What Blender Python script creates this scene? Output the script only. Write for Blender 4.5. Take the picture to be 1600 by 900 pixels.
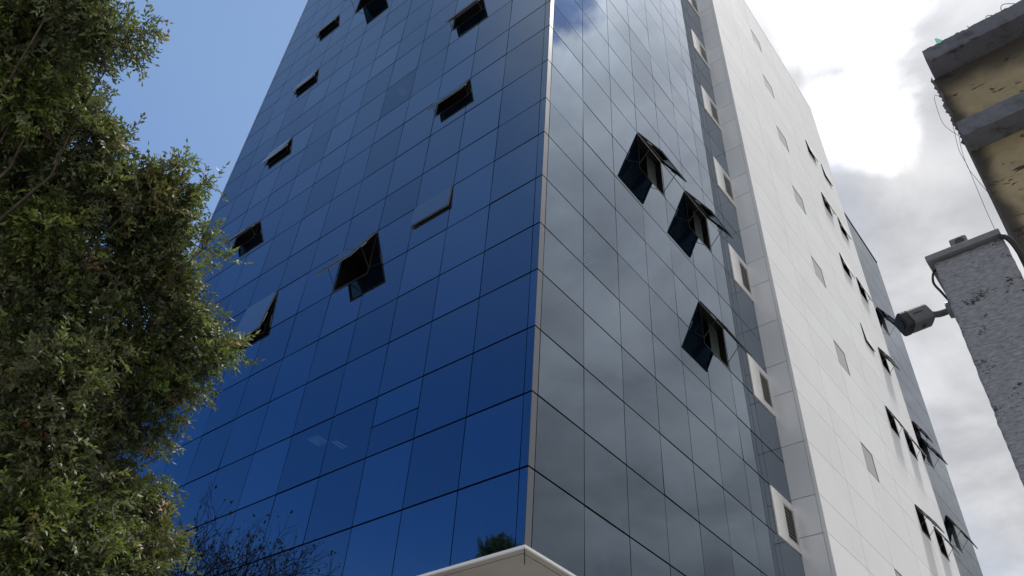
import bpy, math, random
import numpy as np
from mathutils import Vector, Matrix

random.seed(7)
rng = np.random.default_rng(11)
scene = bpy.context.scene
for o in list(bpy.data.objects):
    bpy.data.objects.remove(o)
col = scene.collection
R = math.radians

# ------------------------------------------------------------------ camera
CAM = Vector((6.862, -8.451, 1.603))
c_r, c_u, c_f = Vector((0.781, 0.622, 0.056)), None, Vector((-0.4920, 0.5570, 0.6690))
yaw, pitch, roll = R(-41.43095503), R(42.0044912), R(4.33427548)
c_f = Vector((math.sin(yaw) * math.cos(pitch), math.cos(yaw) * math.cos(pitch), math.sin(pitch)))
r0 = Vector((math.cos(yaw), -math.sin(yaw), 0)); u0 = r0.cross(c_f)
c_r = math.cos(roll) * r0 + math.sin(roll) * u0
c_u = -math.sin(roll) * r0 + math.cos(roll) * u0
cd = bpy.data.cameras.new('camera'); cam = bpy.data.objects.new('camera', cd); col.objects.link(cam)
cam.matrix_world = Matrix(((c_r.x, c_u.x, -c_f.x, CAM.x), (c_r.y, c_u.y, -c_f.y, CAM.y),
                           (c_r.z, c_u.z, -c_f.z, CAM.z), (0, 0, 0, 1)))
cd.sensor_fit = 'HORIZONTAL'; cd.sensor_width = 36; cd.lens = 28.5644
cd.clip_start = 0.05; cd.clip_end = 2000
scene.camera = cam

# ------------------------------------------------------------------ sky, sun, exposure
SUN_AZ, SUN_EL = 34.0, 70.0
SUN = Vector((math.sin(R(SUN_AZ)) * math.cos(R(SUN_EL)), math.cos(R(SUN_AZ)) * math.cos(R(SUN_EL)), math.sin(R(SUN_EL))))
scene.view_settings.view_transform = 'Standard'; scene.view_settings.look = 'None'
scene.view_settings.exposure = 0.8; scene.view_settings.gamma = 1.0
scene.view_settings.use_curve_mapping = False

world = bpy.data.worlds.new('World'); scene.world = world; world.use_nodes = True
wt = world.node_tree; wt.nodes.clear()


class NT:
    """small node-tree helper: every call adds a node and returns its first output"""
    def __init__(s, tree): s.t = tree
    def put(s, sock, v):
        if isinstance(v, bpy.types.NodeSocket): s.t.links.new(v, sock)
        elif v is not None: sock.default_value = v
    def node(s, kind, out=0, ins=None, **props):
        n = s.t.nodes.new(kind)
        for k, v in props.items(): setattr(n, k, v)
        for k, v in (ins or {}).items(): s.put(n.inputs[k], v)
        return n.outputs[out] if out is not None else n
    def math(s, op, a, b=None, c=None, clamp=False):
        n = s.t.nodes.new('ShaderNodeMath'); n.operation = op; n.use_clamp = clamp
        s.put(n.inputs[0], a); s.put(n.inputs[1], b); s.put(n.inputs[2], c)
        return n.outputs[0]
    def vmath(s, op, a, b=None, scale=None):
        n = s.t.nodes.new('ShaderNodeVectorMath'); n.operation = op
        s.put(n.inputs[0], a); s.put(n.inputs[1], b)
        if scale is not None: s.put(n.inputs['Scale'], scale)
        return n.outputs['Value'] if op in ('DOT_PRODUCT', 'LENGTH') else n.outputs[0]
    def step(s, v, lo, hi, to0=0.0, to1=1.0):
        n = s.t.nodes.new('ShaderNodeMapRange'); n.interpolation_type = 'SMOOTHSTEP'
        s.put(n.inputs[0], v)
        for i, q in ((1, lo), (2, hi), (3, to0), (4, to1)): s.put(n.inputs[i], q)
        return n.outputs[0]
    def mix(s, f, a, b, blend='MIX'):
        n = s.t.nodes.new('ShaderNodeMix'); n.data_type = 'RGBA'; n.blend_type = blend
        s.put(n.inputs[0], f); s.put(n.inputs[6], a); s.put(n.inputs[7], b)
        return n.outputs[2]
    def noise(s, vec, scale, detail=6, rough=0.55, dist=0.0, out=0):
        return s.node('ShaderNodeTexNoise', out, {'Vector': vec, 'Scale': scale, 'Detail': detail, 'Roughness': rough, 'Distortion': dist})


w = NT(wt)
d = w.node('ShaderNodeTexCoord', 0)
sky = w.node('ShaderNodeTexSky', 0, None, sky_type='NISHITA', sun_disc=False, sun_elevation=R(SUN_EL),
             sun_rotation=R(SUN_AZ), altitude=600, air_density=1.0, dust_density=0.8, ozone_density=2.0)
sep = w.node('ShaderNodeSeparateXYZ', None, {0: d})
dx, dy, dz = sep.outputs
den = w.math('ADD', w.math('MAXIMUM', dz, 0.0), 0.22)
q = w.vmath('SCALE', d, scale=w.math('DIVIDE', 1.0, den))
n_front = w.noise(q, 1.25, 7, 0.55, 0.25)
n_big = w.noise(q, 3.2, 7, 0.55, 0.35)
n_mid = w.noise(w.vmath('ADD', q, (3.1, 1.7, 0.4)), 5.0, 8, 0.53, 0.4)
n_fine = w.noise(w.vmath('ADD', q, (7.7, 2.2, 5.0)), 16.0, 8, 0.6, 0.2)
# overcast to the right of the tower, clear to the left, a ragged front in between
front = w.math('ADD', w.math('MULTIPLY_ADD', dy, -0.13, dx), w.math('MULTIPLY', w.math('SUBTRACT', n_front, 0.5), 0.35))
cover = w.step(front, -0.42, -0.16)
hole_n = w.math('MULTIPLY', w.math('SUBTRACT', n_fine, 0.5), 0.030)
def blob(dirv, c_out, c_in, nz):
    v = Vector(dirv).normalized()
    return w.step(w.math('ADD', w.vmath('DOT_PRODUCT', d, tuple(v)), nz), c_out, c_in)
blue_gap = blob((0.290, 0.390, 0.874), 0.9991, 0.99985, w.math('MULTIPLY', hole_n, 0.06))
cover = w.math('MULTIPLY', cover, w.math('SUBTRACT', 1.0, w.math('MULTIPLY', blue_gap, 0.85)))
ang = w.math('MAXIMUM', w.vmath('DOT_PRODUCT', d, tuple(SUN)), 0.0)
glow = w.math('POWER', ang, 30.0)
lump = w.step(w.math('MULTIPLY_ADD', n_big, 0.45, w.math('MULTIPLY', n_mid, 0.55)), 0.36, 0.64)
fine = w.math('MULTIPLY', w.math('SUBTRACT', n_fine, 0.5), 0.10)
base = w.math('ADD', w.math('MULTIPLY_ADD', lump, 0.26, 0.46), fine)
lum = w.math('ADD', base, w.math('MULTIPLY', glow, w.math('MULTIPLY_ADD', lump, 1.0, 1.0)))
# the thin bright part of the cloud deck near the sun
thin_n = w.math('ADD', w.math('MULTIPLY', w.math('SUBTRACT', n_mid, 0.5), 0.055), w.math('MULTIPLY', w.math('SUBTRACT', n_fine, 0.5), 0.02))
thin_n = w.math('MULTIPLY', thin_n, 0.17)
thin = w.math('MAXIMUM', blob((-0.037, 0.566, 0.8236), 0.9966, 0.9995, thin_n), blob((-0.069, 0.630, 0.774), 0.9968, 0.9996, thin_n))
lum = w.math('ADD', lum, w.math('MULTIPLY', thin, 0.50))
# light loss towards the horizon on the right, where the deck is thick
lum = w.math('MULTIPLY', lum, w.step(w.math('SUBTRACT', dz, w.math('MULTIPLY', dx, 0.6)), 0.05, 0.52, 0.56, 1.0))
ccol = w.vmath('SCALE', w.mix(lump, (0.96, 0.98, 1.04, 1), (1.0, 1.0, 1.02, 1)), scale=w.math('MULTIPLY', lum, 4.4))
# clear air: palest on the sun's side, deep blue at right angles to it and beyond
deep = w.math('MULTIPLY', w.step(w.vmath('DOT_PRODUCT', d, tuple(SUN)), 0.66, 0.20), w.step(dz, 0.08, 0.44))
sky2 = w.mix(deep, w.mix(1.0, sky, (0.86, 0.86, 0.80, 1), 'MULTIPLY'), w.mix(1.0, sky, (0.17, 0.37, 0.64, 1), 'MULTIPLY'))
sky2 = w.mix(blue_gap, sky2, w.mix(1.0, sky, (0.17, 0.29, 0.50, 1), 'MULTIPLY'))
total = w.mix(cover, sky2, ccol)
bg = w.node('ShaderNodeBackground', 0, {'Color': total, 'Strength': 0.15})
wo = wt.nodes.new('ShaderNodeOutputWorld'); wt.links.new(bg, wo.inputs[0])

sd = bpy.data.lights.new('sun', 'SUN'); sd.energy = 2.2; sd.angle = R(9); sd.color = (1.0, 0.97, 0.93)
sun = bpy.data.objects.new('sun', sd); col.objects.link(sun)
sun.rotation_euler = (-SUN).to_track_quat('-Z', 'Y').to_euler()
sun.location = (5, 20, 60)


# ------------------------------------------------------------------ helpers
def tag(o, label=None, cat=None, group=None, kind=None):
    for k, v in (('label', label), ('category', cat), ('group', group), ('kind', kind)):
        if v: o[k] = v
    return o

def empty(name, loc=(0, 0, 0)):
    o = bpy.data.objects.new(name, None); col.objects.link(o); o.location = loc; o.empty_display_size = 0.3
    return o

class MB:
    """collects geometry and links it as one mesh object"""
    def __init__(s): s.v, s.f = [], []
    def quad(s, a, b, c, e):
        n = len(s.v); s.v += [tuple(a), tuple(b), tuple(c), tuple(e)]; s.f.append((n, n + 1, n + 2, n + 3)); return s
    def box(s, a, b):
        x0, y0, z0 = a; x1, y1, z1 = b; n = len(s.v)
        s.v += [(x0, y0, z0), (x1, y0, z0), (x1, y1, z0), (x0, y1, z0), (x0, y0, z1), (x1, y0, z1), (x1, y1, z1), (x0, y1, z1)]
        s.f += [tuple(n + i for i in t) for t in ((0, 3, 2, 1), (4, 5, 6, 7), (0, 1, 5, 4), (1, 2, 6, 5), (2, 3, 7, 6), (3, 0, 4, 7))]
        return s
    def bar(s, p, q, w, h=None, up=(0, 0, 1)):
        h = h or w; p, q = Vector(p), Vector(q); t = (q - p).normalized(); up = Vector(up)
        if abs(t.dot(up)) > 0.97: up = Vector((1, 0, 0))
        a = t.cross(up).normalized(); b = a.cross(t); n = len(s.v)
        for e in (p, q):
            s.v += [tuple(e + a * i * w / 2 + b * j * h / 2) for i, j in ((-1, -1), (1, -1), (1, 1), (-1, 1))]
        s.f += [tuple(n + i for i in t_) for t_ in ((3, 2, 1, 0), (4, 5, 6, 7), (0, 1, 5, 4), (1, 2, 6, 5), (2, 3, 7, 6), (3, 0, 4, 7))]
        return s
    def tube(s, pts, radii, k=8, caps=True):
        pts = [Vector(p) for p in pts]; n0 = len(s.v); m = len(pts)
        if not hasattr(radii, '__len__'): radii = [radii] * m
        ref = Vector((0.31, 0.17, 0.93)).normalized()
        for i, p in enumerate(pts):
            t = (pts[min(i + 1, m - 1)] - pts[max(i - 1, 0)])
            t = t.normalized() if t.length > 1e-9 else Vector((0, 0, 1))
            rf = ref if abs(t.dot(ref)) < 0.95 else Vector((1, 0, 0))
            a = t.cross(rf).normalized(); b = t.cross(a)
            for j in range(k):
                an = 2 * math.pi * j / k
                s.v.append(tuple(p + (a * math.cos(an) + b * math.sin(an)) * radii[i]))
        for i in range(m - 1):
            for j in range(k):
                s.f.append((n0 + i * k + j, n0 + i * k + (j + 1) % k, n0 + (i + 1) * k + (j + 1) % k, n0 + (i + 1) * k + j))
        if caps:
            s.f.append(tuple(n0 + j for j in range(k))[::-1]); s.f.append(tuple(n0 + (m - 1) * k + j for j in range(k)))
        return s
    def mesh(s, name):
        me = bpy.data.meshes.new(name); me.from_pydata(s.v, [], s.f); me.update(); return me
    def build(s, name, mat, parent=None, smooth=False, bevel=0.0):
        me = s.mesh(name); me.materials.append(mat)
        if smooth: me.polygons.foreach_set('use_smooth', [True] * len(me.polygons))
        return link(name, me, parent, bevel)

def link(name, me, parent=None, bevel=0.0):
    o = bpy.data.objects.new(name, me); col.objects.link(o)
    if parent is not None: o.parent = parent
    if bevel:
        b = o.modifiers.new('bevel', 'BEVEL'); b.width = bevel; b.segments = 2; b.limit_method = 'ANGLE'
    return o

def material(name):
    m = bpy.data.materials.new(name); m.use_nodes = True; t = m.node_tree; t.nodes.clear()
    out = t.nodes.new('ShaderNodeOutputMaterial'); nt = NT(t)
    return m, nt, out

def principled(nt, out, **ins):
    n = nt.node('ShaderNodeBsdfPrincipled', None, {k.replace('_', ' '): v for k, v in ins.items()})
    nt.t.links.new(n.outputs[0], out.inputs[0]); return n

def bump(nt, height, strength=0.3, dist=0.01):
    return nt.node('ShaderNodeBump', 0, {'Height': height, 'Strength': strength, 'Distance': dist})

def plain(name, c, rough=0.6, metal=0.0, var=0.0, scale=6.0, bmp=0.0):
    m, nt, out = material(name)
    co = nt.node('ShaderNodeTexCoord', 3)
    n = nt.noise(co, scale, 6, 0.6)
    c4 = (*c, 1)
    cc = nt.mix(nt.step(n, 0.3, 0.7), tuple(v * (1 - var) for v in c) + (1,), tuple(min(1, v * (1 + var)) for v in c) + (1,)) if var else c4
    ins = {'Base_Color': cc, 'Roughness': rough, 'Metallic': metal}
    if bmp: ins['Normal'] = bump(nt, nt.noise(co, scale * 4, 5, 0.6), bmp)
    principled(nt, out, **ins)
    return m

# ------------------------------------------------------------------ materials
def glass_mat(name, ior, tint, rough=0.012):
    m, nt, out = material(name)
    co = nt.node('ShaderNodeTexCoord', 3)
    rnd = nt.node('ShaderNodeObjectInfo', 'Random')
    # dust film and rain streaks dull the coating a little
    mp = nt.node('ShaderNodeMapping', 0, {0: nt.vmath('ADD', co, nt.node('ShaderNodeCombineXYZ', 0, {0: nt.math('MULTIPLY', rnd, 37.0), 1: nt.math('MULTIPLY', rnd, 11.0)})), 3: (5.0, 5.0, 0.35)})
    streak = nt.step(nt.noise(mp, 2.2, 6, 0.65), 0.45, 0.85)
    bc = nt.mix(streak, (0.002, 0.005, 0.010, 1), (0.008, 0.011, 0.015, 1))
    wav = nt.noise(nt.vmath('ADD', co, nt.node('ShaderNodeCombineXYZ', 0, {0: nt.math('MULTIPLY', rnd, 91.0)})), 0.55, 1, 0.4)
    nrm = bump(nt, wav, 0.10, 0.012)
    principled(nt, out, Base_Color=bc, Roughness=nt.math('MULTIPLY_ADD', streak, 0.03, rough), IOR=ior,
               Specular_Tint=nt.vmath('SCALE', tint[:3], scale=nt.math('MULTIPLY_ADD', rnd, 0.24, 0.84)), Normal=nrm)
    return m

M = {}
M['glass'] = glass_mat('coated_glass', 3.05, (0.66, 0.82, 1.0, 1))
m = M['glass'].copy(); m.name = 'coated_glass_lit_room'; t_ = m.node_tree; o_ = [n for n in t_.nodes if n.type == 'OUTPUT_MATERIAL'][0]
b_ = [n for n in t_.nodes if n.type == 'BSDF_PRINCIPLED'][0]; x_ = t_.nodes.new('ShaderNodeMixShader'); tr_ = t_.nodes.new('ShaderNodeBsdfTransparent')
tr_.inputs[0].default_value = (0.7, 0.9, 1, 1); x_.inputs[0].default_value = 0.12
t_.links.new(b_.outputs[0], x_.inputs[1]); t_.links.new(tr_.outputs[0], x_.inputs[2]); t_.links.new(x_.outputs[0], o_.inputs[0]); M['thin_glass'] = m
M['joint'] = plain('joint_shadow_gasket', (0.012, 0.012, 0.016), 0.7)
M['frame'] = plain('dark_anodised_frame', (0.035, 0.036, 0.040), 0.38, 0.3, 0.15, 20)
M['sash'] = plain('pale_reflection_sash', (0.19, 0.195, 0.205), 0.45, 0.0, 0.1, 12)  # lighter than the frame: pale edge reflections are put into this colour
M['stay'] = plain('stainless_stay', (0.62, 0.62, 0.60), 0.4, 0.5, 0.1, 30)
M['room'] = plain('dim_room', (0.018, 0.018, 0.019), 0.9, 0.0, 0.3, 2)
M['pleated_sheet'] = plain('grey_green_sheet', (0.15, 0.185, 0.17), 0.85, 0.0, 0.15, 5)
M['trim'] = plain('aluminium_trim', (0.42, 0.43, 0.45), 0.35, 0.6, 0.08, 3)
M['louvre'] = plain('white_louvre_paint', (0.70, 0.70, 0.69), 0.5, 0.0, 0.05, 8)
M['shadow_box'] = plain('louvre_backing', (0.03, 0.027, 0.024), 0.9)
M['core'] = plain('tower_core', (0.05, 0.05, 0.055), 0.8, 0, 0.1, 1)
M['ventglass'] = plain('frosted_grey_pane', (0.36, 0.36, 0.35), 0.28, 0.0, 0.06, 2)

def cladding(name, c, rough, streaks, metal=0.0, spec=0.5):
    m, nt, out = material(name)
    co = nt.node('ShaderNodeTexCoord', 3); geo = nt.node('ShaderNodeNewGeometry', 0)
    rnd = nt.node('ShaderNodeObjectInfo', 'Random')
    k = nt.math('MULTIPLY_ADD', rnd, 0.05, 0.965)
    mp = nt.node('ShaderNodeMapping', 0, {0: geo, 3: (2.6, 2.6, 0.16)})
    st = nt.step(nt.noise(mp, 1.6, 7, 0.62), 0.52, 0.86)
    blot = nt.step(nt.noise(geo, 0.5, 5, 0.6), 0.4, 0.75)
    dirt = nt.math('MULTIPLY', nt.math('ADD', nt.math('MULTIPLY', st, 0.7), nt.math('MULTIPLY', blot, 0.3)), streaks)
    bc = nt.vmath('SCALE', nt.mix(dirt, (*c, 1), (c[0] * 0.62, c[1] * 0.61, c[2] * 0.58, 1)), scale=k)
    wav = nt.noise(geo, 0.9, 2, 0.5)
    principled(nt, out, Base_Color=bc, Roughness=nt.math('MULTIPLY_ADD', blot, 0.08, rough), Metallic=metal, Specular_IOR_Level=spec, Normal=bump(nt, wav, 0.15, 0.02))
    return m
M['white'] = cladding('white_composite_panel', (0.79, 0.80, 0.81), 0.70, 0.42, spec=0.12)
M['corner'] = cladding('grey_corner_strip', (0.125, 0.137, 0.158), 0.35, 0.3, 0.1, 0.35)
M['silver'] = cladding('silver_composite_panel', (0.90, 0.92, 0.95), 0.32, 0.25, 0.3)
M['soffit'] = plain('beige_soffit', (0.50, 0.46, 0.41), 0.6, 0, 0.06, 2)
M['fascia'] = plain('white_fascia', (0.88, 0.88, 0.88), 0.4, 0, 0.03, 4)

# ------------------------------------------------------------------ ground
GZ = 7.83                       # facade datum above the street
g = MB(); g.quad((-600, -600, -0.004), (600, -600, -0.004), (600, 600, -0.004), (-600, 600, -0.004))
tag(g.build('ground', plain('dusty_concrete_yard', (0.30, 0.295, 0.285), 0.9, 0, 0.25, 0.6, 0.2)), kind='structure')
pv = MB().box((-24, -3.2, 0), (2.2, 0.0, 0.13)); pv.box((0.0, 0.0, 0), (2.2, 34, 0.13))
tag(pv.build('pavement', plain('paving', (0.27, 0.26, 0.25), 0.85, 0, 0.15, 1.5, 0.2)), kind='structure')

# ------------------------------------------------------------------ the tower
tower = empty('office_tower', (0, 0, 0))
tag(tower, 'tall office tower with two mirrored glass faces and a white panelled wing', 'building')

CL = [0.166, 1.416, 2.661, 3.89, 5.19, 6.494, 7.796, 9.103, 10.424, 11.715, 13.01, 14.305, 15.60]
CR = [0.159, 1.479, 2.823, 4.157, 5.5, 6.834, 8.206, 9.56, 10.90]
HR = [-5.48, -4.11, -2.74, -1.372, 0.0, 1.373, 2.744, 4.097, 5.35, 6.778, 8.241, 9.506, 11.079, 12.674, 13.934, 15.508, 17.079,
      18.381, 19.963, 21.507, 22.78, 24.25, 25.70, 26.95, 28.45, 29.98, 31.25, 32.75, 34.3, 35.55, 36.95, 38.3]
ROW0 = 4                         # HR[ROW0] is the datum row
Z = lambda r: HR[ROW0 + r] + GZ
NROW = len(HR) - 1
LEFT_END, SY, PX, WEND, FEND = -15.75, 10.90, 0.754, 25.5, 30.3
ROOF_W, ROOF_F = 37.35 + GZ, 27.75 + GZ
VG, HG = 0.018, 0.034            # joint widths

def project(p):
    q_ = Vector(p) - CAM; z = q_.dot(c_f)
    if z < 0.1: return None
    return (800 + 1269.53 * q_.dot(c_r) / z, 450 - 1269.53 * q_.dot(c_u) / z)

def seen_area(corners):
    ps = [project(c) for c in corners]
    if any(p is None for p in ps): return 0.0
    xs, ys = [p[0] for p in ps], [p[1] for p in ps]
    if max(xs) < 0 or min(xs) > 1600 or max(ys) < 0 or min(ys) > 900: return 0.0
    return abs(sum(ps[i][0] * ps[(i + 1) % 4][1] - ps[(i + 1) % 4][0] * ps[i][1] for i in range(4))) / 2

# face frames: origin plane point, horizontal axis h, outward normal n
FACES = {'L': (lambda s, z, o: (-s, -o, z)), 'R': (lambda s, z, o: (o, s, z)), 'F': (lambda s, z, o: (PX + o, s, z)),
         'S': (lambda s, z, o: (s, SY - o, z))}

def slab(mb, face, s0, s1, z0, z1, o0, o1):
    P = FACES[face]; a, b = P(s0, z0, o0), P(s1, z1, o1)
    mb.box(tuple(min(i, j) for i, j in zip(a, b)), tuple(max(i, j) for i, j in zip(a, b)))

# --- openable windows: (face, s left, s right, z top, height, angle)
def rh(r): return HR[ROW0 + r] - HR[ROW0 + r - 1]
WIN = []
def left_win(c, r, ang_, half):
    WIN.append(('L', CL[c], CL[c + 1], r, half, ang_))
left_win(4, 6, 24, False); left_win(2, 6, 3.5, True); left_win(2, 9, 18.5, True); left_win(2, 12, 24, True)
left_win(7, 18, 28, False); left_win(9, 18, 13, True); left_win(9, 15, 10, True); left_win(9, 12, 11, True)
left_win(9, 9, 27, True); left_win(7, 6, 6.5, False)
for c_, r_, a_ in ((3, 9, 26.5), (5, 9, 27.5), (5, 6, 27)):
    WIN.append(('R', CR[c_], CR[c_ + 1], r_, False, a_))
win_at = {(f, round(s0, 3), r): (half, a) for f, s0, s1, r, half, a in WIN}
SPLIT = ('L', round(CL[2], 3), 2)              # a shut half-height vent
LOUVRE_ROWS = (0, 3, 6, 9, 12, 15, 18, 21, 24)
LIT = {('L', 4, 11), ('R', 1, 5), ('L', 4, 2), ('L', 3, 2)}   # rooms whose ceiling tubes show through the coating
lit_keys = set()

cells = []                                      # (area, face, s0, s1, z0, z1)
back = MB()
def backing(face, s0, s1, z0, z1, o=-0.055):
    P = FACES[face]
    back.quad(P(s0, z0, o), P(s1, z0, o), P(s1, z1, o), P(s0, z1, o))

def add_cell(face, s0, s1, z0, z1, vg=VG, hg=HG):
    P = FACES[face]
    a = seen_area([P(s0, z0, 0), P(s1, z0, 0), P(s1, z1, 0), P(s0, z1, 0)])
    cells.append((a, face, s0 + vg / 2, s1 - vg / 2, z0 + hg / 2, z1 - hg / 2))

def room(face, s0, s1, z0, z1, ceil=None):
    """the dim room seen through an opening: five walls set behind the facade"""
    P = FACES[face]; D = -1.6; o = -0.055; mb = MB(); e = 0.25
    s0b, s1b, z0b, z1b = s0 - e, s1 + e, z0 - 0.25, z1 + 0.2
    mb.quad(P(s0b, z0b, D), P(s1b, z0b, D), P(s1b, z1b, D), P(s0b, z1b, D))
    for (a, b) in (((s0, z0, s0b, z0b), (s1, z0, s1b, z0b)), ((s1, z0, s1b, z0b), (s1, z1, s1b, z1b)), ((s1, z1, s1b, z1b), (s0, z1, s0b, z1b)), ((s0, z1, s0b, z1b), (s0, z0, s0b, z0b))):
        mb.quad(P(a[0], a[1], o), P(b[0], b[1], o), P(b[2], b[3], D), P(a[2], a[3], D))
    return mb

def awning(face, s0, s1, ztop, h, ang_, deep=True, finish='glass', nm='awning_window'):
    """top-hung window: fixed frame with a sash swung out, pane and two stays"""
    P = FACES[face]; wd = s1 - s0
    if face == 'L': hinge, rz = P(s1, ztop, 0), 0.0       # local +x runs towards the corner
    else: hinge, rz = P(s0, ztop, 0), math.pi / 2
    fr = MB(); t = 0.045; D = 0.05
    for a, b in (((0, 0, -h), (t, D, 0)), ((wd - t, 0, -h), (wd, D, 0)), ((t, 0, -t), (wd - t, D, 0)), ((t, 0, -h), (wd - t, D, -h + t))):
        fr.box((a[0], a[1] + 0.004, a[2]), b)
    wo_ = fr.build(nm, M['frame'], tower); wo_.location = hinge; wo_.rotation_euler = (0, 0, rz)
    g_ = 0.012; th = -R(ang_)
    sa = MB(); b_ = 0.052; y0, y1 = -0.034, 0.004
    W0, W1, H0, H1 = g_, wd - g_, -h + g_, -g_
    for a, b in (((W0, H0), (W0 + b_, H1)), ((W1 - b_, H0), (W1, H1)), ((W0 + b_, H1 - b_), (W1 - b_, H1)), ((W0 + b_, H0), (W1 - b_, H0 + b_))):
        sa.box((a[0], y0 + 0.012, a[1]), (b[0], y1, b[1]))
    so = sa.build('sash', M['sash'] if face == 'L' else M['frame'], wo_); so.rotation_euler = (th, 0, 0)
    pn = MB().box((W0, y0, H0), (W1, y0 + 0.0115, H1)).build('pane', M[finish], wo_); pn.rotation_euler = (th, 0, 0)
    if ang_ > 5:
        for sx in (0.03, wd - 0.03):
            f = 0.62 if ang_ > 15 else 0.8
            jamb = Vector((sx, 0.02, -h * 0.86)); hb = Vector((sx, -math.sin(R(ang_)) * h * f + 0.015, -math.cos(R(ang_)) * h * f))
            MB().bar(jamb, hb, 0.012, 0.016, (1, 0, 0)).build('stay', M['frame'], wo_)
            # the slide rail along the sash stile
            MB().bar(hb, hb.lerp(Vector((sx, 0.02, 0)), 0.30), 0.020, 0.024, (1, 0, 0)).build('slide_rail', M['stay'], wo_)
    if deep and face == 'R':
        bl = MB(); n = 9
        for i in range(n):                       # a pleated grey-green sheet added behind part of the opening
            a0, a1 = 0.55 + 0.42 * i / n, 0.55 + 0.42 * (i + 1) / n
            ya, yb = 0.16 + 0.03 * (i % 2), 0.16 + 0.03 * ((i + 1) % 2)
            bl.quad((wd * a0, ya, -h * 0.95), (wd * a1, yb, -h * 0.95), (wd * a1, yb, -0.06), (wd * a0, ya, -0.06))
        bl.build('pleated_sheet', M['pleated_sheet'], wo_)
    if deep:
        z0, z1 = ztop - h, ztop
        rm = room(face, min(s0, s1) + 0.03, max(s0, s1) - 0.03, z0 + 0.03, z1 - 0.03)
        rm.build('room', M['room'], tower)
    return wo_

# --- the two glass faces, the far glass strip
for face, C_ in (('L', CL), ('R', CR)):
    for ci in range(len(C_) - 1):
        for k in range(NROW):
            r = k - ROW0 + 1                    # row r lies under line r
            s0, s1, z0, z1 = C_[ci], C_[ci + 1], HR[k] + GZ, HR[k + 1] + GZ
            key = (face, round(s0, 3), r)
            if key in win_at:
                half, a = win_at[key]
                h = (z1 - z0) - HG
                zt = z1 - HG / 2
                if half:
                    hh = h * 0.50
                    add_cell(face, s0, s1, z0, zt - hh)
                    backing(face, s0, s1, z0, zt - hh + 0.0)
                    awning(face, s0 + VG / 2, s1 - VG / 2, zt, hh - 0.004, a)
                else:
                    awning(face, s0 + VG / 2, s1 - VG / 2, zt, h, a)
                    backing(face, s0, s1, z0, z0 + HG / 2)
                backing(face, s0, s1, zt, z1)
                continue
            if key == SPLIT:
                zm = z0 + (z1 - z0) * 0.48
                add_cell(face, s0, s1, z0, zm, hg=0.026); add_cell(face, s0, s1, zm, z1, hg=0.026); backing(face, s0, s1, z0, z1); continue
            if face == 'R' and ci == 7 and r in (3, 6, 9, 12, 15, 18, 21, 24):
                backing(face, s0, s1, z0, z1)
                z0l, z1l = z0 + HG / 2, z1 - HG / 2
                ya, yb = s0 + VG, s1 - 0.012
                yl0, yl1 = ya + (yb - ya) * 0.47, ya + (yb - ya) * 0.95
                zl0, zl1 = z0l + (z1l - z0l) * 0.12, z0l + (z1l - z0l) * 0.86
                pb = MB()
                for a, b in (((ya, z0l), (yl0, z1l)), ((yl1, z0l), (yb, z1l)), ((yl0, z0l), (yl1, zl0)), ((yl0, zl1), (yl1, z1l))):
                    pb.box((-0.02, a[0], a[1]), (0.03, b[0], b[1]))
                lp = pb.build('louvre_panel', M['louvre'], tower)
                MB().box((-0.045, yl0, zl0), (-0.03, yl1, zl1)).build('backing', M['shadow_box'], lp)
                lf = MB(); t = 0.02
                for a, b in (((yl0, zl0), (yl0 + t, zl1)), ((yl1 - t, zl0), (yl1, zl1)), ((yl0 + t, zl0), (yl1 - t, zl0 + t)), ((yl0 + t, zl1 - t), (yl1 - t, zl1))):
                    lf.box((0.002, a[0] + 0.001, a[1] + 0.001), (0.038, b[0] - 0.001, b[1] - 0.001))
                lf.build('grille_frame', M['louvre'], lp)
                ns = 9; me_ = None
                for i in range(ns):
                    zz = zl0 + t + (i + 0.5) * (zl1 - zl0 - 2 * t) / ns
                    sl = MB(); sl.bar((0.012, yl0 + t, zz), (0.012, yl1 - t, zz), 0.040, 0.006, (0.75, 0, 0.66))
                    sl.build('slat', M['louvre'], lp)
                continue
            add_cell(face, s0, s1, z0, z1)
            if (face, ci, r) in LIT: lit_keys.add((face, round(s0 + VG / 2, 4), round(z0 + HG / 2, 4)))
            else: backing(face, s0, s1, z0, z1)
for k in range(NROW):                            # narrow panes at the corners
    z0, z1 = HR[k] + GZ, HR[k + 1] + GZ
    add_cell('L', 0.004, CL[0], z0, z1, vg=0.010); backing('L', 0.056, CL[0], z0, z1)
    add_cell('L', CL[-1], 15.745, z0, z1, vg=0.010); backing('L', CL[-1], 15.70, z0, z1)
    backing('R', 0.056, CR[0], z0, z1)
FROW = [z for z in HR if z < 27.6]
FC = [25.5, 26.32, 27.65, 29.0, 30.3]
FWIN = [(26.11, 27.12, 21.33, 1.35, 28), (25.80, 26.80, 14.46, 0.85, 25), (26.32, 27.35, 13.93, 1.24, 26), (26.52, 27.52, 10.27, 1.36, 25)]
for ci in range(4):
    for k in range(len(FROW)):
        z0, z1 = FROW[k] + GZ, (FROW[k + 1] if k + 1 < len(FROW) else 27.6) + GZ
        if z1 - z0 < 0.2: continue
        add_cell('F', FC[ci], FC[ci + 1], z0, z1, 0.016, 0.028)
backing('F', 25.5, 30.3, 0.0, ROOF_F - 0.05)

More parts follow.
